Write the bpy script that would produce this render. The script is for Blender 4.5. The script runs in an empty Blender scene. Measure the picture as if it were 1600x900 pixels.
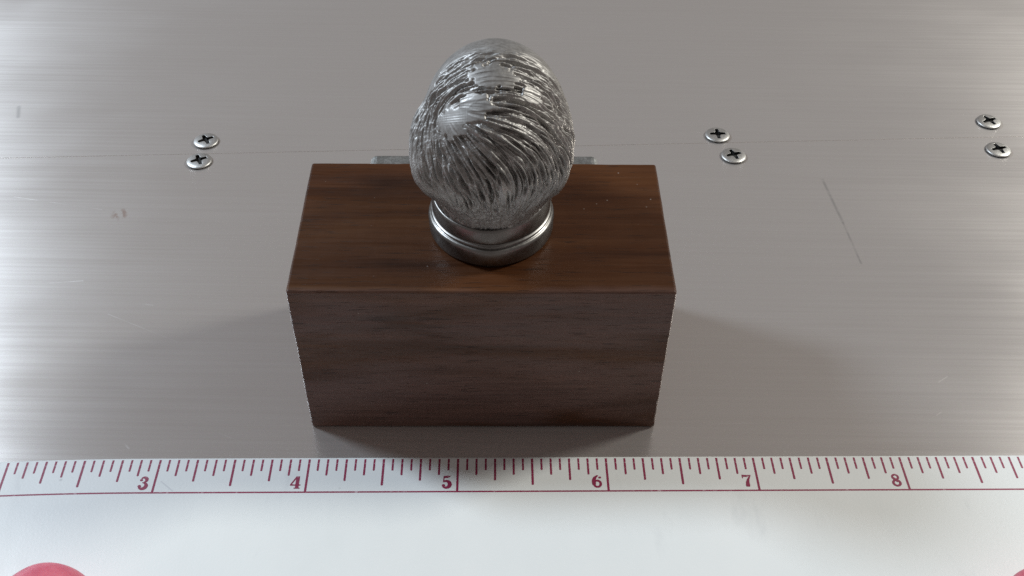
import bpy, bmesh, math, random
import numpy as np
from mathutils import Matrix, Vector

random.seed(7)
rng = np.random.default_rng(11)
S = 0.0254                       # everything is laid out in inches, built in metres
scene = bpy.context.scene
COL = scene.collection

# ------------------------------------------------------------------ camera
F_PX, PITCH, ROLL, CAM_H = 1646.8, 0.7768, 0.0141, 5.8456
cam_data = bpy.data.cameras.new('camera')
cam_data.sensor_width = 36.0
cam_data.lens = F_PX / 1600.0 * 36.0
cam_data.clip_start = 0.005
cam_data.clip_end = 20.0
cam = bpy.data.objects.new('camera', cam_data)
COL.objects.link(cam)
_f = Vector((0, math.cos(PITCH), -math.sin(PITCH)))
_u = Vector((0, math.sin(PITCH), math.cos(PITCH)))
_x = Vector((1, 0, 0))
_r = _x * math.cos(ROLL) + _u * math.sin(ROLL)
_up = _u * math.cos(ROLL) - _x * math.sin(ROLL)
cam.matrix_world = Matrix(((_r.x, _up.x, -_f.x, 0), (_r.y, _up.y, -_f.y, 0), (_r.z, _up.z, -_f.z, CAM_H * S), (0, 0, 0, 1)))
scene.camera = cam

# ------------------------------------------------------------------ world and lamps (indoors: two desk lamps, dim room)
world = bpy.data.worlds.new('World')
scene.world = world
world.use_nodes = True
bg = world.node_tree.nodes['Background']
bg.inputs['Color'].default_value = (1.0, 0.905, 0.87, 1)
bg.inputs['Strength'].default_value = 0.18

def lamp(name, loc, target, size, power, color):
    d = bpy.data.lights.new(name, 'AREA')
    d.shape = 'DISK'
    d.size = size * S
    d.energy = power
    d.color = color
    o = bpy.data.objects.new(name, d)
    COL.objects.link(o)
    o.location = Vector(loc) * S
    o.rotation_euler = (Vector(target) - Vector(loc)).to_track_quat('-Z', 'Y').to_euler()
    return o

lamp('lamp_left', (-16.0, 11.6, 15.6), (-0.3, 4.8, 0.5), 4.2, 2.45, (0.75, 0.875, 1.0))
lamp('lamp_right', (18.6, 12.2, 16.2), (-0.1, 4.8, 0.5), 4.2, 2.4, (1.0, 1.0, 0.93))

scene.view_settings.view_transform = 'Standard'
scene.view_settings.look = 'None'
scene.view_settings.exposure = 0.09
scene.view_settings.gamma = 1.0
scene.render.engine = 'CYCLES'
scene.cycles.use_denoising = False
scene.cycles.max_bounces = 6

# ------------------------------------------------------------------ helpers
def link(o, parent=None, loc=None, rz=0.0):
    COL.objects.link(o)
    if loc is not None:
        o.location = Vector(loc) * S
    o.rotation_euler[2] = rz
    if parent is not None:
        o.parent = parent
    return o

def empty(name, loc=(0, 0, 0), rz=0.0, parent=None):
    o = bpy.data.objects.new(name, None)
    o.empty_display_size = 0.01
    return link(o, parent, loc, rz)

def tag(o, label=None, category=None, group=None, kind=None):
    if label: o['label'] = label
    if category: o['category'] = category
    if group: o['group'] = group
    if kind: o['kind'] = kind
    return o

def make_mesh(name, verts, faces, mats, smooth=False):
    me = bpy.data.meshes.new(name)
    me.from_pydata([(v[0] * S, v[1] * S, v[2] * S) for v in verts], [], [tuple(f) for f in faces])
    for m in (mats if isinstance(mats, (list, tuple)) else [mats]):
        me.materials.append(m)
    if smooth:
        me.polygons.foreach_set('use_smooth', [True] * len(me.polygons))
    me.update()
    return me

def obj(name, me, parent=None, loc=None, rz=0.0):
    return link(bpy.data.objects.new(name, me), parent, loc, rz)

def bm_mesh(name, bm, mats, smooth=False):
    bmesh.ops.scale(bm, vec=(S, S, S), verts=bm.verts)
    bmesh.ops.recalc_face_normals(bm, faces=bm.faces)
    me = bpy.data.meshes.new(name)
    bm.to_mesh(me)
    bm.free()
    for m in (mats if isinstance(mats, (list, tuple)) else [mats]):
        me.materials.append(m)
    if smooth:
        me.polygons.foreach_set('use_smooth', [True] * len(me.polygons))
    return me

def bevel_box(name, size, mat, bevel, segs=3, center=(0, 0, 0)):
    bm = bmesh.new()
    bmesh.ops.create_cube(bm, size=1.0)
    for v in bm.verts:
        v.co = Vector((v.co.x * size[0] + center[0], v.co.y * size[1] + center[1], v.co.z * size[2] + center[2]))
    bmesh.ops.bevel(bm, geom=list(bm.edges), offset=bevel, segments=segs, profile=0.5, affect='EDGES')
    me = bm_mesh(name, bm, mat)
    return me

class NT:
    """small node-tree writer"""
    def __init__(self, name):
        self.m = bpy.data.materials.new(name)
        self.m.use_nodes = True
        self.t = self.m.node_tree
        self.b = self.t.nodes['Principled BSDF']
    def n(self, typ, **kw):
        nd = self.t.nodes.new(typ)
        for k, v in kw.items():
            setattr(nd, k, v)
        return nd
    def set(self, sock, v):
        if isinstance(v, bpy.types.NodeSocket):
            self.t.links.new(v, sock)
        else:
            sock.default_value = v
    def inch(self, scale=(1, 1, 1), rz=0.0, loc=(0, 0, 0)):
        tc = self.n('ShaderNodeTexCoord')
        mp = self.n('ShaderNodeMapping')
        mp.inputs['Scale'].default_value = tuple(s / S for s in scale)
        mp.inputs['Rotation'].default_value = (0, 0, rz)
        mp.inputs['Location'].default_value = loc
        self.t.links.new(tc.outputs['Object'], mp.inputs['Vector'])
        return mp.outputs['Vector']
    def noise(self, vec, scale=1.0, detail=3.0, rough=0.55, dist=0.0):
        nd = self.n('ShaderNodeTexNoise')
        self.set(nd.inputs['Vector'], vec)
        nd.inputs['Scale'].default_value = scale
        nd.inputs['Detail'].default_value = detail
        nd.inputs['Roughness'].default_value = rough
        nd.inputs['Distortion'].default_value = dist
        return nd.outputs['Fac']
    def math(self, op, a, b=0.0, clamp=False):
        nd = self.n('ShaderNodeMath', operation=op, use_clamp=clamp)
        self.set(nd.inputs[0], a)
        self.set(nd.inputs[1], b)
        return nd.outputs[0]
    def vmath(self, op, a, b=None):
        nd = self.n('ShaderNodeVectorMath', operation=op)
        self.set(nd.inputs[0], a)
        if b is not None:
            self.set(nd.inputs[3 if op == 'SCALE' else 1], b)
        return nd.outputs['Value'] if op in ('DOT_PRODUCT', 'LENGTH', 'DISTANCE') else nd.outputs['Vector']
    def remap(self, v, a, b, c=0.0, d=1.0, smooth=True):
        nd = self.n('ShaderNodeMapRange', interpolation_type='SMOOTHSTEP' if smooth else 'LINEAR')
        self.set(nd.inputs['Value'], v)
        nd.inputs['From Min'].default_value = a
        nd.inputs['From Max'].default_value = b
        nd.inputs['To Min'].default_value = c
        nd.inputs['To Max'].default_value = d
        return nd.outputs['Result']
    def ramp(self, v, stops):
        nd = self.n('ShaderNodeValToRGB')
        self.set(nd.inputs['Fac'], v)
        e = nd.color_ramp.elements
        while len(e) < len(stops):
            e.new(0.5)
        for el, (p, c) in zip(e, stops):
            el.position = p
            el.color = (*c, 1)
        return nd.outputs['Color']
    def mix(self, fac, a, b, blend='MIX'):
        nd = self.n('ShaderNodeMix', data_type='RGBA', blend_type=blend)
        self.set(nd.inputs[0], fac)
        for s, v in ((nd.inputs[6], a), (nd.inputs[7], b)):
            self.set(s, v if isinstance(v, bpy.types.NodeSocket) else (*v, 1))
        return nd.outputs[2]
    def bump(self, h, strength=0.3, dist=0.01, normal=None):
        nd = self.n('ShaderNodeBump')
        nd.inputs['Strength'].default_value = strength
        nd.inputs['Distance'].default_value = dist * S
        self.set(nd.inputs['Height'], h)
        if normal is not None:
            self.set(nd.inputs['Normal'], normal)
        return nd.outputs['Normal']
    def seg(self, p, a, b, w):
        """1 on the segment a-b (inches, on the sheet), 0 at distance w"""
        ba = (b[0] - a[0], b[1] - a[1], 0)
        pa = self.vmath('SUBTRACT', p, (a[0], a[1], 0))
        h = self.math('MULTIPLY', self.vmath('DOT_PRODUCT', pa, ba), 1.0 / (ba[0] ** 2 + ba[1] ** 2), clamp=True)
        nd = self.n('ShaderNodeVectorMath', operation='SCALE')
        nd.inputs[0].default_value = ba
        self.set(nd.inputs['Scale'], h)
        d = self.vmath('LENGTH', self.vmath('SUBTRACT', pa, nd.outputs['Vector']))
        return self.remap(d, 0.0, w, 1.0, 0.0)

# ------------------------------------------------------------------ materials
def mat_aluminium():
    k = NT('brushed_aluminium')
    rz = -0.03
    p = k.inch()
    flat = k.n('ShaderNodeVectorMath', operation='MULTIPLY')
    k.set(flat.inputs[0], p); flat.inputs[1].default_value = (1, 1, 0)
    p = flat.outputs['Vector']
    fine = k.noise(k.inch((0.8, 105, 1), rz), 1, 3, 0.6)
    mid = k.noise(k.inch((0.3, 30, 1), rz, (3, 1, 0)), 1, 3, 0.6)
    hair = k.noise(k.inch((0.9, 210, 1), rz, (9, 4, 0)), 1, 2, 0.5)
    wide = k.noise(k.inch((0.35, 0.6, 1), 0, (2, 2, 0)), 1, 3, 0.6)
    grit = k.noise(k.inch((120, 150, 1), 0, (7, 3, 0)), 1, 2, 0.6)
    base = k.ramp(fine, [(0.25, (0.75, 0.705, 0.675)), (0.75, (0.80, 0.76, 0.73))])
    base = k.mix(k.remap(mid, 0.35, 0.7, 0, 0.20), base, (0.84, 0.805, 0.78))
    gn = k.n('ShaderNodeTexNoise')
    k.set(gn.inputs['Vector'], k.inch((55, 70, 1)))
    gn.inputs['Scale'].default_value = 1
    base = k.mix(0.10, base, gn.outputs['Color'], 'OVERLAY')
    base = k.mix(k.remap(grit, 0.35, 0.7, 0, 0.16), base, (0.52, 0.50, 0.49))
    # marks on the sheet
    dark = k.seg(p, (2.742, 7.38), (2.80, 6.80), 0.021)
    dark2 = k.seg(p, (2.80, 6.80), (2.84, 6.29), 0.016)
    dark3 = k.seg(p, (-4.715, 8.31), (-4.665, 8.15), 0.032)
    d = k.math('ADD', k.math('ADD', dark, dark2), dark3, clamp=True)
    d = k.math('MULTIPLY', d, k.remap(k.noise(k.inch((9, 9, 1)), 1, 2), 0.25, 0.55, 0.1, 0.42))
    base = k.mix(d, base, (0.30, 0.30, 0.30))
    smudge = k.remap(k.vmath('DISTANCE', p, (-3.325, 6.77, 0)), 0.03, 0.10, 1, 0)
    smudge = k.math('MULTIPLY', smudge, k.remap(k.noise(k.inch((22, 14, 1)), 1, 2), 0.45, 0.65, 0, 0.6))
    base = k.mix(smudge, base, (0.45, 0.30, 0.24))
    # bright nicks and long hairline scratches
    nick = None
    for a, b, w in (((-2.64, 4.372), (-2.60, 4.335), 0.011), ((-2.05, 4.50), (-1.70, 4.32), 0.005),
                    ((-3.65, 5.93), (-3.40, 5.96), 0.010), ((-3.1, 5.60), (-2.5, 5.32), 0.005),
                    ((3.12, 5.03), (3.20, 5.085), 0.007), ((3.02, 4.72), (3.06, 4.75), 0.006),
                    ((1.15, 4.60), (1.70, 4.63), 0.006), ((-2.9, 5.72), (-2.78, 5.70), 0.010),
                    ((-4.3, 6.98), (-3.5, 6.83), 0.006)):
        s = k.seg(p, a, b, w)
        nick = s if nick is None else k.math('MAXIMUM', nick, s)
    nick = k.math('MULTIPLY', nick, k.remap(k.noise(k.inch((6, 6, 1), 0, (5, 5, 0)), 1, 3), 0.38, 0.6, 0.05, 0.6))
    k.set(k.b.inputs['Base Color'], k.mix(k.math('MULTIPLY', nick, 0.25), base, (0.95, 0.95, 0.95)))
    k.b.inputs['Metallic'].default_value = 0.78
    ro = k.remap(mid, 0.25, 0.75, 0.295, 0.325)
    ro = k.math('ADD', ro, k.remap(wide, 0.3, 0.7, -0.03, 0.035))
    ro = k.math('ADD', ro, k.math('MULTIPLY', nick, 0.12))
    k.set(k.b.inputs['Roughness'], ro)
    k.b.inputs['Anisotropic'].default_value = 0.85
    k.b.inputs['Anisotropic Rotation'].default_value = 0.25
    tg = k.n('ShaderNodeTangent', direction_type='UV_MAP')
    tg.uv_map = 'UVMap'
    k.set(k.b.inputs['Tangent'], tg.outputs['Tangent'])
    h = k.math('ADD', k.math('MULTIPLY', fine, 0.6), k.math('MULTIPLY', hair, 0.5))
    h = k.math('SUBTRACT', h, k.math('MULTIPLY', nick, 0.35))
    k.set(k.b.inputs['Normal'], k.bump(h, 0.045, 0.004))
    return k.m

def mat_walnut():
    k = NT('walnut')
    warp = k.noise(k.inch((0.55, 1.5, 1.5), 0.05, (0.4, 0.9, 2.2)), 1, 3, 0.5)
    fib = k.noise(k.inch((1.1, 26, 26), 0.02, (0, 0, 4)), 1, 4, 0.65, 0.3)
    band = k.noise(k.inch((0.30, 4.6, 4.6), 0.03, (1.7, 2.1, 0.35)), 1, 4, 0.6, 0.9)
    pore = k.noise(k.inch((5.5, 95, 95), 0.02), 1, 2, 0.5)
    f = k.math('ADD', k.math('MULTIPLY', band, 0.65), k.math('MULTIPLY', fib, 0.35))
    f = k.math('ADD', f, k.math('MULTIPLY', k.math('SUBTRACT', warp, 0.5), 0.75))
    c = k.ramp(f, [(0.28, (0.028, 0.0080, 0.0018)), (0.44, (0.056, 0.0175, 0.0042)), (0.58, (0.074, 0.025, 0.0065)), (0.76, (0.104, 0.040, 0.012))])
    # front face paler: cool front light put into the wood colour, with mottling
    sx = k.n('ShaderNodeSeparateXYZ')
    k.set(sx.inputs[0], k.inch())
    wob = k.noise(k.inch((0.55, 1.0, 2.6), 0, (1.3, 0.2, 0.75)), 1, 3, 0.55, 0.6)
    front_light = k.remap(k.math('ADD', sx.outputs['Y'], k.math('MULTIPLY', k.math('SUBTRACT', wob, 0.5), 0.30)), -0.03, 0.04, 1, 0)
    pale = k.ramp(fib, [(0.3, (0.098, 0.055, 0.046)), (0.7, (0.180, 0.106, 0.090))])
    c = k.mix(k.math('MULTIPLY', front_light, 0.62), c, pale)
    c = k.mix(k.remap(pore, 0.60, 0.70, 0, 0.6), c, (0.012, 0.006, 0.004))
    # specks of pale dust lying on the finish
    vo = k.n('ShaderNodeTexVoronoi', feature='F1')
    k.set(vo.inputs['Vector'], k.inch((11, 11, 11)))
    vo.inputs['Scale'].default_value = 1
    dust = k.math('MULTIPLY', k.remap(vo.outputs['Distance'], 0.03, 0.075, 1, 0), k.remap(k.noise(k.inch((3, 3, 3), 0, (8, 0, 0)), 1, 1), 0.5, 0.58, 0, 0.35))
    c = k.mix(dust, c, (0.55, 0.5, 0.46))
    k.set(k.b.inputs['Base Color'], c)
    k.set(k.b.inputs['Roughness'], k.remap(fib, 0.3, 0.7, 0.36, 0.52))
    k.b.inputs['IOR'].default_value = 1.45
    k.b.inputs['Specular IOR Level'].default_value = 0.36
    h = k.math('SUBTRACT', k.math('MULTIPLY', fib, 0.5), k.remap(pore, 0.58, 0.70, 0, 0.8))
    k.set(k.b.inputs['Normal'], k.bump(h, 0.35, 0.004))
    return k.m

def mat_metal(name, lo, hi, r0, r1, sc=14.0, bump=0.15):
    k = NT(name)
    a = k.noise(k.inch((sc, sc, sc)), 1, 4, 0.6)
    b = k.noise(k.inch((sc * 5, sc * 5, sc * 5)), 1, 3, 0.6)
    k.set(k.b.inputs['Base Color'], k.ramp(a, [(0.3, lo), (0.7, hi)]))
    k.b.inputs['Metallic'].default_value = 1.0
    k.set(k.b.inputs['Roughness'], k.remap(b, 0.3, 0.7, r0, r1))
    k.set(k.b.inputs['Normal'], k.bump(b, bump, 0.004))
    return k.m

def mat_plain(name, col, rough, metallic=0.0):
    k = NT(name)
    a = k.noise(k.inch((20, 20, 20)), 1, 3, 0.6)
    k.set(k.b.inputs['Base Color'], k.mix(k.remap(a, 0.3, 0.7), tuple(c * 0.85 for c in col), col))
    k.b.inputs['Roughness'].default_value = rough
    k.b.inputs['Metallic'].default_value = metallic
    return k.m

def mat_ruler():
    k = NT('white_ruler_plastic')
    a = k.noise(k.inch((0.8, 0.8, 0.8)), 1, 4, 0.6)
    sm = k.noise(k.inch((2.6, 1.0, 1), 0.5, (4, 1, 0)), 1, 5, 0.65)
    sp = k.noise(k.inch((60, 60, 60)), 1, 2, 0.5)
    c = k.ramp(a, [(0.3, (0.76, 0.785, 0.78)), (0.7, (0.80, 0.815, 0.805))])
    c = k.mix(k.remap(sm, 0.60, 0.78, 0, 0.30), c, (0.50, 0.52, 0.53))
    vo = k.n('ShaderNodeTexVoronoi', feature='F1')
    k.set(vo.inputs['Vector'], k.inch((2.3, 2.3, 0.001)))
    vo.inputs['Scale'].default_value = 1
    c = k.mix(k.math('MULTIPLY', k.remap(vo.outputs['Distance'], 0.012, 0.035, 1, 0), k.remap(a, 0.4, 0.6, 0.0, 0.6)), c, (0.30, 0.29, 0.30))
    p = k.inch()
    fl = k.n('ShaderNodeVectorMath', operation='MULTIPLY')
    k.set(fl.inputs[0], p); fl.inputs[1].default_value = (1, 1, 0)
    scr = k.seg(fl.outputs['Vector'], (-1.96, 0.09), (-1.87, 0.015), 0.008)
    c = k.mix(k.math('MULTIPLY', scr, 0.35), c, (0.35, 0.35, 0.4))
    k.set(k.b.inputs['Base Color'], c)
    k.set(k.b.inputs['Roughness'], k.remap(sm, 0.3, 0.7, 0.38, 0.50))
    k.set(k.b.inputs['Normal'], k.bump(k.math('ADD', sp, k.math('MULTIPLY', a, 2.0)), 0.12, 0.004))
    return k.m

def mat_ink():
    k = NT('crimson_ink')
    a = k.noise(k.inch((34, 34, 34)), 1, 3, 0.65)
    b = k.noise(k.inch((7, 7, 7)), 1, 2, 0.5)
    worn = k.math('MULTIPLY', k.remap(a, 0.54, 0.68, 0, 0.65), k.remap(b, 0.45, 0.6, 0.1, 1))
    k.set(k.b.inputs['Base Color'], k.mix(worn, (0.27, 0.016, 0.066), (0.62, 0.46, 0.50)))
    k.b.inputs['Roughness'].default_value = 0.5
    return k.m

def mat_skin():
    k = NT('flushed_skin')
    a = k.noise(k.inch((9, 9, 9)), 1, 4, 0.6)
    w = k.n('ShaderNodeTexWave', wave_type='RINGS', rings_direction='SPHERICAL')
    k.set(w.inputs['Vector'], k.inch((1, 1, 1)))
    w.inputs['Scale'].default_value = 9.0
    w.inputs['Distortion'].default_value = 3.0
    k.set(k.b.inputs['Base Color'], k.ramp(a, [(0.3, (0.54, 0.095, 0.150)), (0.7, (0.68, 0.17, 0.225))]))
    k.b.inputs['Roughness'].default_value = 0.42
    k.b.inputs['Subsurface Weight'].default_value = 0.15
    k.b.inputs['Subsurface Radius'].default_value = (0.0015, 0.0005, 0.0003)
    k.b.inputs['Subsurface Scale'].default_value = 1.0
    k.set(k.b.inputs['Normal'], k.bump(w.outputs['Fac'], 0.15, 0.004))
    return k.m

M_ALU = mat_aluminium()
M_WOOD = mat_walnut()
M_PEWTER = mat_metal('sculpted_pewter', (0.28, 0.268, 0.255), (0.42, 0.405, 0.39), 0.46, 0.60, 9.0, 0.10)
M_PEWTER.node_tree.nodes['Principled BSDF'].inputs['Metallic'].default_value = 0.85
M_COLLAR = mat_metal('polished_pewter', (0.19, 0.18, 0.17), (0.26, 0.248, 0.236), 0.31, 0.42, 7.0, 0.03)
M_PLATE = mat_metal('cast_pewter_plate', (0.30, 0.31, 0.30), (0.50, 0.51, 0.50), 0.38, 0.5, 16.0, 0.3)
M_SCREW = mat_metal('zinc_screw', (0.50, 0.49, 0.47), (0.66, 0.65, 0.63), 0.40, 0.50, 22.0, 0.2)
M_SCREW_SHADE = mat_plain('screw_shade_black', (0.012, 0.011, 0.010), 0.7)  # black that paints in the shade of screw recesses and side walls
M_CORE = mat_plain('dark_table_core', (0.03, 0.03, 0.03), 0.8)
M_RULER = mat_ruler()
M_INK = mat_ink()
M_SKIN = mat_skin()
M_NAIL = mat_plain('finger_nail', (0.55, 0.20, 0.24), 0.25)

# ------------------------------------------------------------------ table: two brushed sheets screwed to a dark core
table = tag(empty('table', (0, 0, 0)), 'brushed aluminium work table of two screwed-down sheets', 'table', kind='structure')
SEAM_A, SEAM_M = 7.787, 0.0583            # seam: y = A + M x
GAP = 0.004
def sheet(name, y0, y1, zt, near):
    # a sheet with one edge along the seam, bevelled upper edge there
    X = 24.0
    def sy(x, o): return SEAM_A + SEAM_M * x + o
    bm = bmesh.new()
    e = -GAP / 2 if near else GAP / 2
    bv = 0.003 * (-1 if near else 1)
    far = y0 if near else y1
    pts = [(far, zt), (None, zt), (None, zt - 0.006), (None, zt - 0.06), (far, zt - 0.06)]
    offs = [0, e + bv, e, e, 0]
    rows = []
    for x in (-X, X):
        rows.append([bm.verts.new((x, far if p[0] is not None else sy(x, o), p[1])) for p, o in zip(pts, offs)])
    for i in range(5):
        j = (i + 1) % 5
        bm.faces.new((rows[0][i], rows[0][j], rows[1][j], rows[1][i]))
    bm.faces.new(rows[0]); bm.faces.new(rows[1])
    me = bm_mesh(name, bm, M_ALU)
    uv = me.uv_layers.new(name='UVMap')
    for lp in me.loops:
        c = me.vertices[lp.vertex_index].co
        a = -0.03
        uv.data[lp.index].uv = (c.x * math.cos(a) - c.y * math.sin(a), c.x * math.sin(a) + c.y * math.cos(a))
    return obj(name, me, table)
sheet('metal_sheet', -9.0, None, 0.0, True)
sheet('metal_sheet', None, 26.0, -0.0015, False)
obj('table_core', bevel_box('table_core', (48, 35, 0.7), M_CORE, 0.02, 2, (0, 8.5, -0.425)), table)

def screw_mesh():
    R, HT = 0.112, 0.032
    NR, NA = 34, 128
    def cross(x, y):
        ax, ay = abs(x) / R, abs(y) / R
        a, b = max(ax, ay), min(ax, ay)
        return a < 0.64 and b < 0.19 - 0.08 * (a / 0.64) + 0.06 * max(0.0, 1 - a / 0.26)
    verts = [(0, 0, 0.002)]
    faces, mids = [], []
    for i in range(1, NR + 1):
        t = i / NR
        r = R * t
        for j in range(NA):
            an = 2 * math.pi * j / NA
            x, y = r * math.cos(an), r * math.sin(an)
            z = HT * (0.40 + 0.60 * math.sqrt(max(0.0, 1 - t ** 3.4)))
            if cross(x, y):
                z = 0.0022 + 0.003 * (t / 0.64) ** 2
            verts.append((x, y, z))
    for j in range(NA):           # side wall down into the sheet
        an = 2 * math.pi * j / NA
        verts.append((R * 0.90 * math.cos(an), R * 0.90 * math.sin(an), -0.01))
    idx = lambda i, j: 1 + (i - 1) * NA + j % NA
    for j in range(NA):
        faces.append((0, idx(1, j), idx(1, j + 1)))
    for i in range(1, NR + 1):
        for j in range(NA):
            faces.append((idx(i, j), idx(i + 1, j), idx(i + 1, j + 1), idx(i, j + 1)))
    me = make_mesh('screw_head', verts, faces, [M_SCREW, M_SCREW_SHADE])
    nf = len(me.polygons)
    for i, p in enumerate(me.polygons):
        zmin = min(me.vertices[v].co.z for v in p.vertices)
        if i >= nf - NA or zmin < 0.007 * S:      # shade in the recess and under the rim, painted black
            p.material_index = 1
        else:
            p.use_smooth = True
    return me
SCREW = screw_mesh()
for sx, sy, a in ((-2.82, 7.80, 0.55), (-2.817, 7.50, 0.45), (1.889, 8.0, 0.05), (1.995, 7.69, 0.35), (4.497, 8.275, 0.45), (4.447, 7.835, 0.30)):
    obj('screw', SCREW, table, (sx, sy, 0.0), a)

# ------------------------------------------------------------------ mounted bust: walnut base, name plate, collar, head
BX, BY, BYAW, BW, BD, BH = -0.1846, 4.5586, 0.0168, 2.389, 1.2707, 1.328
bust = tag(empty('mounted_bust', (BX, BY, 0.0), BYAW), 'small pewter head with carved hair, seen from behind, mounted on a walnut block', 'sculpture')
def block_mesh():
    # box with eased, very slightly uneven edges
    from mathutils import noise as mn
    bm = bmesh.new()
    bmesh.ops.create_cube(bm, size=1.0)
    for v in bm.verts:
        v.co = Vector((v.co.x * BW, v.co.y * BD + BD / 2, v.co.z * (BH - 0.004) + BH / 2 + 0.002))
    vert = [e for e in bm.edges if abs(e.verts[0].co.z - e.verts[1].co.z) > 0.1]
    bmesh.ops.bevel(bm, geom=list(bm.edges), offset=0.016, segments=3, profile=0.5, affect='EDGES')
    lng = [e for e in bm.edges if e.calc_length() > 0.3]
    bmesh.ops.subdivide_edges(bm, edges=lng, cuts=44, use_grid_fill=True)
    bm.normal_update()
    for v in bm.verts:
        p = v.co
        n = mn.noise(p * 2.3) * 0.0035 + mn.noise(p * 9.0 + Vector((7, 1, 3))) * 0.0016
        nick = max(0.0, mn.noise(p * 14.0 + Vector((3, 9, 5))) - 0.35) * 0.005 if v.normal.length > 0 and max(abs(c) for c in v.normal) < 0.97 else 0.0
        v.co = p + v.normal * (n - nick) * (0.3 if p.z < 0.05 else 1.0)
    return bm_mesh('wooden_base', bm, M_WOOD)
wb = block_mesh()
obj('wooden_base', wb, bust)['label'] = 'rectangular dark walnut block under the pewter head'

def name_plate():
    # cast plate on the far face, its rounded upper edge showing past the block
    W, H, T = 1.60, 0.62, 0.115
    bm = bmesh.new()
    bmesh.ops.create_cube(bm, size=1.0)
    for v in bm.verts:
        v.co = Vector((v.co.x * W, v.co.y * T, v.co.z * H))
    ed = [e for e in bm.edges if abs(e.verts[0].co.x - e.verts[1].co.x) < 1e-6 and abs(e.verts[0].co.z - e.verts[1].co.z) < 1e-6]
    bmesh.ops.bevel(bm, geom=ed, offset=0.05, segments=4, profile=0.5, affect='EDGES')
    fe = [e for e in bm.edges if all(v.co.y > T / 2 - 1e-6 for v in e.verts)]
    bmesh.ops.bevel(bm, geom=fe, offset=0.03, segments=3, profile=0.5, affect='EDGES')
    return bm_mesh('name_plate', bm, M_PLATE)
obj('name_plate', name_plate(), bust, (0.0 - 0.0, BD + 0.0575, BH - 0.31 - 0.012))['label'] = 'grey cast metal plate fixed to the far face of the block'

HX, HY = 0.055, 0.612              # neck axis on the block top, block frame
def collar_mesh():
    prof = [(0.30, 0.0), (0.378, 0.0), (0.392, 0.010), (0.400, 0.030), (0.403, 0.120), (0.397, 0.140), (0.386, 0.147),
            (0.376, 0.149), (0.374, 0.156), (0.384, 0.162), (0.387, 0.168), (0.381, 0.175), (0.371, 0.177), (0.370, 0.184),
            (0.376, 0.192), (0.377, 0.205), (0.374, 0.300), (0.368, 0.318), (0.358, 0.322), (0.350, 0.312), (0.335, 0.27), (0.30, 0.25)]
    NA = 160
    verts, faces = [], []
    for r, z in prof:
        for j in range(NA):
            a = 2 * math.pi * j / NA
            back = math.exp(-(((a - 1.5 * math.pi) / 0.30) ** 2))
            rr = r * (1 + 0.035 * back)
            tilt = 0.0
            if z > 0.14:
                tilt = 0.035 * math.sin(a) * (z - 0.14) / 0.18 + 0.02 * math.cos(a) * (z - 0.14) / 0.18
            verts.append((rr * math.cos(a), rr * math.sin(a), z + tilt))
    n = len(prof)
    for i in range(n - 1):
        for j in range(NA):
            faces.append((i * NA + j, i * NA + (j + 1) % NA, (i + 1) * NA + (j + 1) % NA, (i + 1) * NA + j))
    return make_mesh('collar', verts, faces, M_COLLAR, True)
obj('collar', collar_mesh(), bust, (HX, HY, BH + 0.001))['label'] = 'polished band collar with a double groove'

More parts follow.
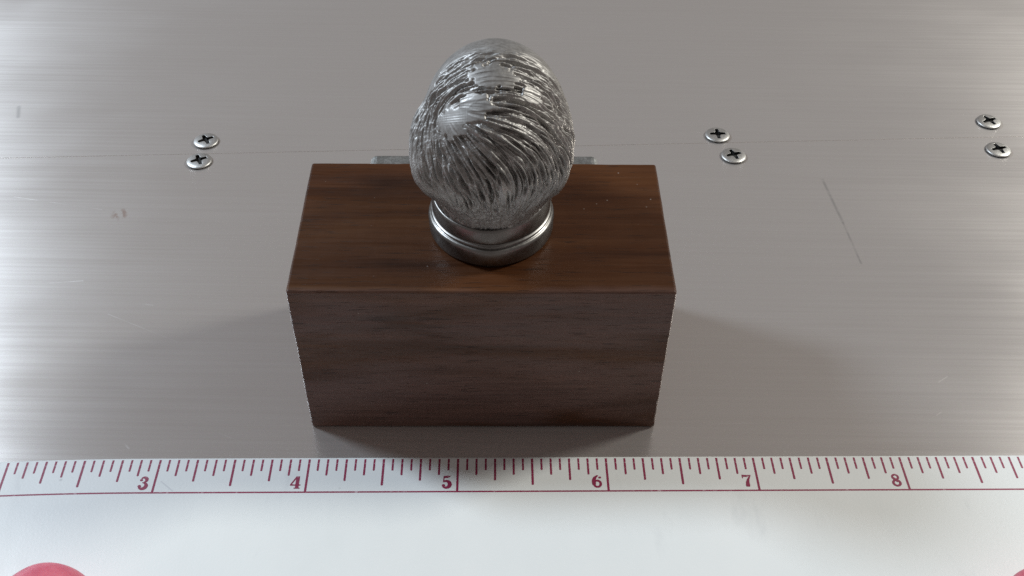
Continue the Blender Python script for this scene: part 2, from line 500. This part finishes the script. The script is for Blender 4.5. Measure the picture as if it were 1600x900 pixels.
# ---- head: one continuous surface from a smooth union, hair carved into it
def v3(*a): return np.array(a, float)
def ell(P, c, s):
    q = P - v3(*c)
    s = v3(*s)
    k0 = np.linalg.norm(q / s, axis=1)
    k1 = np.linalg.norm(q / (s * s), axis=1) + 1e-9
    return k0 * (k0 - 1) / k1
def smin(a, b, k):
    h = np.clip(0.5 + 0.5 * (b - a) / k, 0, 1)
    return b * (1 - h) + a * h - k * h * (1 - h)
def smax(a, b, k): return -smin(-a, -b, k)
def head_sdf(P):
    d = ell(P, (0.025, 0.035, 0.80), (0.428, 0.53, 0.465))
    d = smin(d, ell(P, (0.01, -0.12, 0.69), (0.435, 0.37, 0.36)), 0.10)          # back hair mass
    d = smin(d, ell(P, (0.0, -0.10, 0.42), (0.335, 0.27, 0.32)), 0.14)           # nape
    d = smin(d, ell(P, (-0.365, -0.01, 0.61), (0.12, 0.25, 0.24)), 0.14)        # hair over the ears
    d = smin(d, ell(P, (0.36, -0.01, 0.62), (0.115, 0.25, 0.24)), 0.14)
    d = smin(d, ell(P, (0.0, 0.28, 0.50), (0.335, 0.33, 0.40)), 0.08)           # face and jaw
    d = smin(d, ell(P, (0.0, 0.42, 0.20), (0.15, 0.13, 0.10)), 0.08)            # chin
    n = np.sqrt(P[:, 0] ** 2 + (P[:, 1] + 0.03) ** 2) - (0.325 - 0.03 * np.clip(P[:, 2] / 0.4, 0, 1))
    n = smax(n, -(P[:, 2] + 0.0), 0.02)
    n = smax(n, P[:, 2] - 0.6, 0.02)
    d = smin(d, n, 0.09)
    d = smin(d, ell(P, (0.0, 0.60, 0.74), (0.25, 0.06, 0.05)), 0.06)            # brow
    for s in (-1, 1):
        d = smax(d, -ell(P, (0.135 * s, 0.645, 0.655), (0.085, 0.07, 0.05)), 0.04)   # eye sockets
        d = smin(d, ell(P, (0.135 * s, 0.555, 0.655), (0.06, 0.045, 0.035)), 0.012)  # eyes
        d = smin(d, ell(P, (0.455 * s, 0.115, 0.60), (0.045, 0.11, 0.16)), 0.02)     # ears
        d = smin(d, ell(P, (0.20 * s, 0.50, 0.52), (0.10, 0.09, 0.09)), 0.06)        # cheeks
    d = smin(d, ell(P, (0.0, 0.635, 0.57), (0.05, 0.10, 0.11)), 0.04)           # nose
    d = smin(d, ell(P, (0.0, 0.67, 0.51), (0.07, 0.06, 0.04)), 0.03)
    d = smin(d, ell(P, (0.0, 0.585, 0.39), (0.11, 0.05, 0.025)), 0.02)          # lips
    d = smin(d, ell(P, (0.0, 0.575, 0.34), (0.09, 0.05, 0.025)), 0.02)
    return d

AX = v3(0.0, -0.807, 0.59)
UPV = v3(0.0, 0.59, 0.807)
CEN = v3(0.0, 0.02, 0.68)
C0 = (768.0, 212.0)
def chart_pt(px, py):               # sketch coordinates of the carving drawing -> chart (radians)
    dx, dy = (px - C0[0]) / 132.0, (py - C0[1]) / 150.0
    r = math.hypot(dx, dy)
    th = math.asin(min(r, 0.995))
    return (dx / max(r, 1e-6) * th, dy / max(r, 1e-6) * th)

FLOW = [(700, 118, -18), (740, 128, -12), (800, 95, 4), (850, 120, 20), (850, 150, 20), (882, 165, 38), (790, 155, 2), (775, 182, 0),
        (805, 198, 26), (850, 200, 30), (882, 232, 48), (740, 215, 42), (790, 240, 50), (840, 262, 62), (700, 250, 66), (740, 285, 66),
        (790, 300, 86), (830, 312, 102), (862, 282, 84), (668, 230, 96), (655, 195, 100), (680, 292, 74), (720, 332, 80), (770, 342, 90),
        (822, 340, 106), (690, 148, -40), (665, 162, -62), (682, 192, 95), (702, 208, 60), (720, 70, -8), (820, 70, 8)]
FQ = np.array([chart_pt(a, b) for a, b, _ in FLOW])
FA = np.array([math.radians(c) for _, _, c in FLOW])
def flow(x, y):                     # direction without sense: averaged as a doubled angle
    w = np.exp(-((x[..., None] - FQ[:, 0]) ** 2 + (y[..., None] - FQ[:, 1]) ** 2) / (2 * 0.21 ** 2)) + 1e-9
    fx, fy = (w * np.cos(2 * FA)).sum(-1), (w * np.sin(2 * FA)).sum(-1)
    a = np.arctan2(fy, fx) / 2
    return np.cos(a), np.sin(a), np.hypot(fx, fy) / w.sum(-1)

def smoothstep(a, b, x):
    t = np.clip((x - a) / (b - a), 0, 1)
    return t * t * (3 - 2 * t)

G, RNG_ = 800, 2.1
def build_carving():
    gx = np.linspace(-RNG_, RNG_, G)
    H = np.zeros((G, G))
    X, Y = np.meshgrid(gx, gx)
    GC = 160
    cg = np.linspace(-RNG_, RNG_, GC)
    cfx, cfy, coh = flow(*np.meshgrid(cg, cg))
    ci = np.clip(np.round((gx + RNG_) / (2 * RNG_) * (GC - 1)).astype(int), 0, GC - 1)
    fx, fy, coh = cfx[np.ix_(ci, ci)], cfy[np.ix_(ci, ci)], coh[np.ix_(ci, ci)]
    # streaked relief: noise averaged along the flow
    def blur(a, n):
        for _ in range(n):
            a = (a + np.roll(a, 1, 0) + np.roll(a, -1, 0) + np.roll(a, 1, 1) + np.roll(a, -1, 1)) / 5
        return a
    step = G / (2 * RNG_)
    for seed_blur, length, amp in ((1, 0.24, 0.0007), (3, 0.30, 0.0026), (14, 0.26, 0.0055)):
        N = blur(rng.standard_normal((G, G)), seed_blur)
        N /= N.std()
        acc = np.zeros((G, G))
        for sgn in (1, -1):
            py, px = np.indices((G, G)).astype(float)
            lx, ly = sgn * fx, sgn * fy
            for _ in range(16):
                ix = np.clip(px.astype(int), 0, G - 1); iy = np.clip(py.astype(int), 0, G - 1)
                acc += N[iy, ix]
                s = length / 32 * step * 2
                vx, vy = fx[iy, ix], fy[iy, ix]
                q = np.where(vx * lx + vy * ly < 0, -1.0, 1.0)
                lx, ly = vx * q, vy * q
                px += lx * s; py += ly * s
        acc /= acc.std()
        H += amp * np.clip(acc, -2, 2)
    # gouged strokes
    smooth_spots = [(745, 166, 0.20), (714, 188, 0.19), (766, 120, 0.20), (824, 148, 0.13), (790, 128, 0.12), (672, 118, 0.25)]
    SP = [(*chart_pt(a, b), r) for a, b, r in smooth_spots]
    free = np.zeros((G, G))
    rag = blur(rng.standard_normal((G, G)), 30); rag /= rag.std()
    for a, b, r in SP:
        free = np.maximum(free, smoothstep(1.12, 0.95, np.sqrt((X - a) ** 2 + ((Y - b) * 1.25) ** 2) / r + 0.13 * rag))
    H *= 1 - 0.9 * free
    H0 = H.copy()
    for i in range(1700):
        th = math.sqrt(random.random()) * 1.75
        an = random.random() * 2 * math.pi
        x, y = th * math.cos(an), th * math.sin(an)
        low = y > 0.75
        L = random.uniform(0.10, 0.26) if low else random.uniform(0.20, 0.62)
        w = random.uniform(0.010, 0.020) if low else random.uniform(0.008, 0.025)
        dep = random.uniform(0.002, 0.006) if low else random.uniform(0.004, 0.020)
        M = 12
        pts = [(x, y)]
        jit = random.gauss(0, 0.08)
        pd = None
        for _ in range(M - 1):
            a, b, _c = flow(np.array([pts[-1][0]]), np.array([pts[-1][1]]))
            if pd is not None and a[0] * pd[0] + b[0] * pd[1] < 0:
                a, b = -a, -b
            pd = (a[0], b[0])
            ca, sa = math.cos(jit), math.sin(jit)
            pts.append((pts[-1][0] + (a[0] * ca - b[0] * sa) * L / M, pts[-1][1] + (a[0] * sa + b[0] * ca) * L / M))
        pts = np.array(pts)
        lo = ((pts.min(0) - 3 * w + RNG_) * step).astype(int); hi = ((pts.max(0) + 3 * w + RNG_) * step).astype(int) + 1
        lo = np.clip(lo, 0, G - 1); hi = np.clip(hi, 1, G)
        if (hi <= lo).any():
            continue
        xs, ys = X[lo[1]:hi[1], lo[0]:hi[0]], Y[lo[1]:hi[1], lo[0]:hi[0]]
        best = np.full(xs.shape, 1e9); tt = np.zeros(xs.shape)
        for m in range(M - 1):
            a, b = pts[m], pts[m + 1] - pts[m]
            h = np.clip(((xs - a[0]) * b[0] + (ys - a[1]) * b[1]) / (b @ b), 0, 1)
            d = np.hypot(xs - a[0] - b[0] * h, ys - a[1] - b[1] * h)
            k = d < best
            best[k] = d[k]; tt[k] = ((m + h) / (M - 1))[k]
        ww = w * (0.35 + 0.65 * np.sin(np.pi * np.clip(tt, 0.02, 0.98)) ** 0.6)
        u = best / ww
        env = np.sin(np.pi * np.clip(tt, 0, 1)) ** 0.4
        H[lo[1]:hi[1], lo[0]:hi[0]] += env * dep * (-np.clip(1 - u * u, 0, 1) + 0.30 * np.exp(-((u - 1.45) / 0.42) ** 2))
    H = H * (1 - 0.85 * free) + free * (0.0065 + 0.1 * H0)      # worn flat patches stand a little proud
    # pits low on the nape
    for _ in range(110):
        a, b = chart_pt(random.gauss(735, 45), random.gauss(345, 9))
        rr = random.uniform(0.010, 0.022)
        i0, j0 = int((a + RNG_) * step), int((b + RNG_) * step)
        sl = (slice(max(j0 - 20, 0), j0 + 21), slice(max(i0 - 20, 0), i0 + 21))
        H[sl] -= random.uniform(0.008, 0.018) * np.exp(-((X[sl] - a) ** 2 + (Y[sl] - b) ** 2) / (rr * rr))
    H *= 0.15 + 0.85 * smoothstep(0.15, 0.6, coh)
    H = blur(H, 1)
    H *= 1 - 0.6 * smoothstep(0.95, 1.35, np.hypot(X, Y))
    return np.clip(H, -0.042, 0.026)

def head_mesh():
    NA, N1, N2 = 640, 340, 70
    th = np.concatenate([np.linspace(0, 2.05, N1 + 1)[1:], np.linspace(2.05, math.pi, N2 + 1)[1:-1]])
    ph = np.linspace(0, 2 * math.pi, NA, endpoint=False)
    T, Pp = np.meshgrid(th, ph, indexing='ij')
    cx = (T * np.cos(Pp)).ravel(); cy = (T * np.sin(Pp)).ravel()
    D = (np.cos(T)[..., None] * AX + np.sin(T)[..., None] * (np.cos(Pp)[..., None] * v3(1, 0, 0) - np.sin(Pp)[..., None] * UPV)).reshape(-1, 3)
    D = np.concatenate([D, AX[None], -AX[None]])
    cx = np.concatenate([cx, [0, 9]]); cy = np.concatenate([cy, [0, 9]])
    # outermost surface along each ray, searched from outside in
    r = np.full(len(D), 1.25)
    for _ in range(34):
        r -= np.clip(head_sdf(CEN + D * r[:, None]) * 0.9, -0.02, 0.2)
    P = CEN + D * r[:, None]
    e = 1e-4
    Nn = np.stack([head_sdf(P + v3(*(e * np.eye(3)[i]))) - head_sdf(P - v3(*(e * np.eye(3)[i]))) for i in range(3)], 1)
    Nn /= np.linalg.norm(Nn, axis=1)[:, None] + 1e-9
    H = build_carving()
    gx = np.clip((cx + RNG_) / (2 * RNG_) * (G - 1), 0, G - 1.001); gy = np.clip((cy + RNG_) / (2 * RNG_) * (G - 1), 0, G - 1.001)
    ix, iy = gx.astype(int), gy.astype(int); fx, fy = gx - ix, gy - iy
    h = H[iy, ix] * (1 - fx) * (1 - fy) + H[iy, ix + 1] * fx * (1 - fy) + H[iy + 1, ix] * (1 - fx) * fy + H[iy + 1, ix + 1] * fx * fy
    mask = 1 - smoothstep(0.10, 0.26, P[:, 1] + 0.25 * np.clip(0.7 - P[:, 2], -0.3, 0.3))
    mask *= 1 - 0.92 * smoothstep(-0.02, 0.14, P[:, 1]) * smoothstep(0.95, 1.08, P[:, 2])
    mask *= smoothstep(0.18, 0.27, P[:, 2])
    mask *= 1 - smoothstep(1.9, 2.1, np.hypot(cx, cy))
    P = P + Nn * (h * mask)[:, None]
    P[:, 2] = np.maximum(P[:, 2], 0.004)
    NR = len(th)
    nv = len(P)
    i, j = np.meshgrid(np.arange(NR - 1), np.arange(NA), indexing='ij')
    jn = (j + 1) % NA
    quads = np.stack([i * NA + j, (i + 1) * NA + j, (i + 1) * NA + jn, i * NA + jn], -1).reshape(-1, 4)
    ja = np.arange(NA); jb = (ja + 1) % NA
    cap0 = np.stack([np.full(NA, nv - 2), ja, jb], 1)
    cap1 = np.stack([np.full(NA, nv - 1), (NR - 1) * NA + jb, (NR - 1) * NA + ja], 1)
    me = bpy.data.meshes.new('head')
    loops = np.concatenate([quads.ravel(), cap0.ravel(), cap1.ravel()]).astype(np.int32)
    starts = np.concatenate([np.arange(len(quads)) * 4, len(quads) * 4 + np.arange(2 * NA) * 3]).astype(np.int32)
    me.vertices.add(nv); me.loops.add(len(loops)); me.polygons.add(len(starts))
    me.vertices.foreach_set('co', (P * S).astype(np.float32).ravel())
    me.loops.foreach_set('vertex_index', loops)
    me.polygons.foreach_set('loop_start', starts)
    me.update(calc_edges=True)
    me.validate()
    me.polygons.foreach_set('use_smooth', [True] * len(me.polygons))
    bm = bmesh.new(); bm.from_mesh(me); bmesh.ops.recalc_face_normals(bm, faces=bm.faces); bm.to_mesh(me); bm.free()
    me.materials.append(M_PEWTER)
    return me
obj('head', head_mesh(), bust, (HX, HY, BH + 0.002))['label'] = 'pewter head with gouged swept hair'

# ------------------------------------------------------------------ ruler lying in front of the block
RX, RY, RYAW, EDGE = -0.3423, 4.0063, 0.0218, 0.2794
ruler = tag(empty('ruler', (RX, RY, 0.0), RYAW), 'wide white plastic ruler with crimson inch marks in front of the block', 'ruler')
ZT = 0.021
def bend(x):                       # the left end swings gently towards the viewer
    t = min(0.0, x + 2.02)
    return -0.021 * t * t, -0.042 * t
def ruler_mesh():
    xs = np.linspace(-4.9, 5.4, 90)
    prof = [(-0.98, 0.0015), (-0.98, ZT - 0.004), (-0.976, ZT), (EDGE - 0.012, ZT), (EDGE - 0.003, ZT - 0.003), (EDGE, ZT - 0.008), (EDGE, 0.005), (EDGE - 0.004, 0.0015)]
    verts, faces = [], []
    for x in xs:
        dy, a = bend(x)
        for y, z in prof:
            verts.append((x - math.sin(a) * y, dy + math.cos(a) * y, z))
    n = len(prof)
    for i in range(len(xs) - 1):
        for j in range(n):
            faces.append((i * n + j, (i + 1) * n + j, (i + 1) * n + (j + 1) % n, i * n + (j + 1) % n))
    faces.append(tuple(range(n))[::-1]); faces.append(tuple((len(xs) - 1) * n + j for j in range(n)))
    return make_mesh('blade', verts, faces, M_RULER)
obj('blade', ruler_mesh(), ruler)
INK_Z = ZT + 0.0006
def strip(name, w, y0, y1):
    # printed stroke with slightly rounded ends
    v = [(-w / 2, y1, 0), (-w / 2, y0 + w * 0.25, 0), (-w * 0.25, y0, 0), (w * 0.25, y0, 0), (w / 2, y0 + w * 0.25, 0), (w / 2, y1, 0)]
    return make_mesh(name, v, [tuple(range(6))], M_INK)
TICK = {k: strip('tick_mark', w, EDGE - 0.016 - L, EDGE - 0.016) for k, w, L in
        ((16, 0.0135, 0.094), (8, 0.0140, 0.132), (4, 0.0145, 0.176), (2, 0.0155, 0.213), (1, 0.0150, 0.263))}
for q in range(-54, 70):
    x = q / 16.0
    k = 1 if q % 16 == 0 else 2 if q % 8 == 0 else 4 if q % 4 == 0 else 8 if q % 2 == 0 else 16
    dy, a = bend(x)
    obj('tick_mark', TICK[k], ruler, (x, dy, INK_Z), a)
def line_mesh():
    xs = np.linspace(-4.88, 5.38, 120)
    verts, faces = [], []
    for x in xs:
        dy, a = bend(x)
        for y in (-0.0058, 0.0058):
            verts.append((x - math.sin(a) * y, dy + y, INK_Z - 0.0002))
    for i in range(len(xs) - 1):
        faces.append((2 * i, 2 * i + 2, 2 * i + 3, 2 * i + 1))
    return make_mesh('scale_line', verts, faces, M_INK)
obj('scale_line', line_mesh(), ruler)

# bold serif numerals drawn as strokes of changing width (unit height 1)
def arc(cx, cy, rx, ry, a0, a1, n, w0, w1, wm=None):
    out = []
    for i in range(n + 1):
        t = i / n
        a = math.radians(a0 + (a1 - a0) * t)
        w = w0 + (w1 - w0) * t if wm is None else (w0 + (w1 - w0) * t) + (wm - (w0 + w1) / 2) * math.sin(math.pi * t)
        out.append((cx + rx * math.cos(a), cy + ry * math.sin(a), w))
    return out
def dot(cx, cy, r):
    return [(cx - r, cy, 0.02), (cx - r * 0.7, cy, r * 1.4), (cx, cy, r * 2), (cx + r * 0.7, cy, r * 1.4), (cx + r, cy, 0.02)]
GLYPH = {
    2: [arc(0.30, 0.72, 0.20, 0.23, 160, -40, 12, 0.10, 0.20, 0.17), [(0.46, 0.58, 0.20), (0.25, 0.28, 0.12), (0.08, 0.08, 0.10)], [(0.06, 0.08, 0.16), (0.56, 0.09, 0.18)], dot(0.15, 0.72, 0.09), [(0.55, 0.04, 0.06), (0.58, 0.26, 0.06)]],
    3: [arc(0.27, 0.75, 0.18, 0.20, 150, -80, 12, 0.08, 0.10, 0.22), arc(0.27, 0.28, 0.22, 0.24, 85, -150, 14, 0.08, 0.10, 0.26), dot(0.13, 0.74, 0.095), dot(0.10, 0.24, 0.11), [(0.22, 0.53, 0.07), (0.36, 0.53, 0.07)]],
    4: [[(0.42, 1.0, 0.22), (0.42, 0.05, 0.22)], [(0.36, 0.97, 0.10), (0.03, 0.30, 0.09)], [(0.0, 0.29, 0.10), (0.62, 0.29, 0.10)], [(0.24, 0.035, 0.075), (0.60, 0.035, 0.075)]],
    5: [[(0.14, 0.98, 0.07), (0.12, 0.52, 0.07)], [(0.12, 0.89, 0.17), (0.35, 0.91, 0.19), (0.52, 0.97, 0.06)], arc(0.27, 0.30, 0.23, 0.27, 140, -150, 16, 0.07, 0.09, 0.25), dot(0.12, 0.21, 0.105)],
    6: [arc(0.31, 0.30, 0.205, 0.255, 0, 360, 24, 0.16, 0.16), arc(0.42, 0.44, 0.32, 0.52, 205, 95, 14, 0.22, 0.07, 0.22), dot(0.48, 0.80, 0.09), [(0.12, 0.50, 0.22), (0.12, 0.28, 0.20)]],
    7: [[(0.04, 0.90, 0.16), (0.30, 0.89, 0.17), (0.58, 0.94, 0.06)], [(0.07, 1.0, 0.06), (0.07, 0.70, 0.06)], [(0.56, 0.94, 0.07), (0.40, 0.62, 0.14), (0.33, 0.35, 0.22), (0.32, 0.10, 0.26), (0.32, 0.01, 0.20)]],
    8: [arc(0.30, 0.75, 0.175, 0.19, 0, 360, 22, 0.14, 0.14), arc(0.30, 0.27, 0.21, 0.225, 0, 360, 24, 0.16, 0.16), [(0.16, 0.68, 0.16), (0.42, 0.38, 0.20)]],
    9: [arc(0.30, 0.70, 0.205, 0.255, 0, 360, 24, 0.16, 0.16), arc(0.19, 0.56, 0.32, 0.52, 25, -85, 14, 0.22, 0.07, 0.22), dot(0.13, 0.20, 0.09)],
}
def numeral_mesh(n, h=0.098):
    verts, faces = [], []
    for si, st in enumerate(GLYPH[n]):
        base = len(verts)
        z = si * 0.00025
        for i, (x, y, w) in enumerate(st):
            a = st[max(i - 1, 0)]; b = st[min(i + 1, len(st) - 1)]
            dx, dy = b[0] - a[0], b[1] - a[1]
            l = math.hypot(dx, dy) or 1
            nx, ny = -dy / l, dx / l
            verts.append(((x + nx * w / 2) * h * 1.12, (y + ny * w / 2) * h, z)); verts.append(((x - nx * w / 2) * h * 1.12, (y - ny * w / 2) * h, z))
        for i in range(len(st) - 1):
            q = base + 2 * i
            faces.append((q, q + 1, q + 3, q + 2))
    return make_mesh('numeral', verts, faces, M_INK)
for n in range(2, 10):
    x = n - 5 - 0.105
    dy, a = bend(x)
    obj('numeral', numeral_mesh(n), ruler, (x, dy + 0.028, INK_Z), a)['label'] = 'crimson numeral %d on the ruler scale' % n

# ------------------------------------------------------------------ fingertips holding the ruler down
def finger_mesh(rad):
    # sections along the finger from the tip back: (distance, half width, upper, lower, rise)
    sec = [(0.0, 0.02, 0.02, 0.02, 0.17), (0.012, 0.10, 0.075, 0.075, 0.170), (0.04, 0.175, 0.13, 0.115, 0.170), (0.09, 0.245, 0.175, 0.145, 0.172),
           (0.17, 0.285, 0.21, 0.165, 0.178), (0.30, 0.305, 0.235, 0.178, 0.190), (0.48, 0.305, 0.245, 0.185, 0.21), (0.70, 0.290, 0.24, 0.20, 0.25),
           (0.92, 0.290, 0.25, 0.22, 0.32), (1.08, 0.305, 0.27, 0.23, 0.38), (1.30, 0.295, 0.26, 0.24, 0.47), (1.70, 0.30, 0.27, 0.26, 0.62), (2.2, 0.32, 0.29, 0.28, 0.78), (2.6, 0.33, 0.30, 0.29, 0.88)]
    NA = 40
    verts, faces = [], []
    for d, w, up, dn, ri in sec:
        for j in range(NA):
            a = 2 * math.pi * j / NA
            c, s = math.cos(a), math.sin(a)
            verts.append((w * rad * c, -d, ri * rad + (up if s > 0 else dn) * rad * s))
    n = len(sec)
    for i in range(n - 1):
        for j in range(NA):
            faces.append((i * NA + j, i * NA + (j + 1) % NA, (i + 1) * NA + (j + 1) % NA, (i + 1) * NA + j))
    faces.append(tuple(range(NA))[::-1]); faces.append(tuple((n - 1) * NA + j for j in range(NA)))
    me = make_mesh('fingertip', verts, faces, M_SKIN, True)
    return me
def nail_mesh(rad):
    verts, faces = [], []
    NX, NY = 12, 10
    for i in range(NY + 1):
        t = i / NY
        d = 0.24 + 0.34 * t
        top = 0.385 + 0.055 * min(1.0, t * 1.4)
        for j in range(NX + 1):
            u = j / NX * 2 - 1
            hw = 0.19 * (1 - 0.25 * (1 - t) ** 3)
            verts.append((u * hw * rad, -(d + 0.05 * u * u * (1 - 2 * t)) * rad, (top - 0.085 * u * u + 0.006) * rad))
    for i in range(NY):
        for j in range(NX):
            q = i * (NX + 1) + j
            faces.append((q, q + 1, q + NX + 2, q + NX + 1))
    return make_mesh('nail', verts, faces, M_NAIL, True)
def finger(loc, rz, rad, label):
    r = tag(empty('finger', (loc[0], loc[1], ZT + 0.001), rz), label, 'finger', 'fingertips holding the ruler down')
    f = obj('fingertip', finger_mesh(rad), r)
    sub = f.modifiers.new('smooth', 'SUBSURF'); sub.levels = 2; sub.render_levels = 2
    nl = obj('nail', nail_mesh(rad), r)
    so = nl.modifiers.new('thick', 'SOLIDIFY'); so.thickness = 0.012 * S
finger((-2.57, 3.275, 0), -0.42, 1.0, 'flushed red fingertip pressing the ruler at the lower left corner')
finger((3.18, 3.40, 0), 0.15, 0.9, 'sliver of pink fingertip on the ruler at the lower right corner')
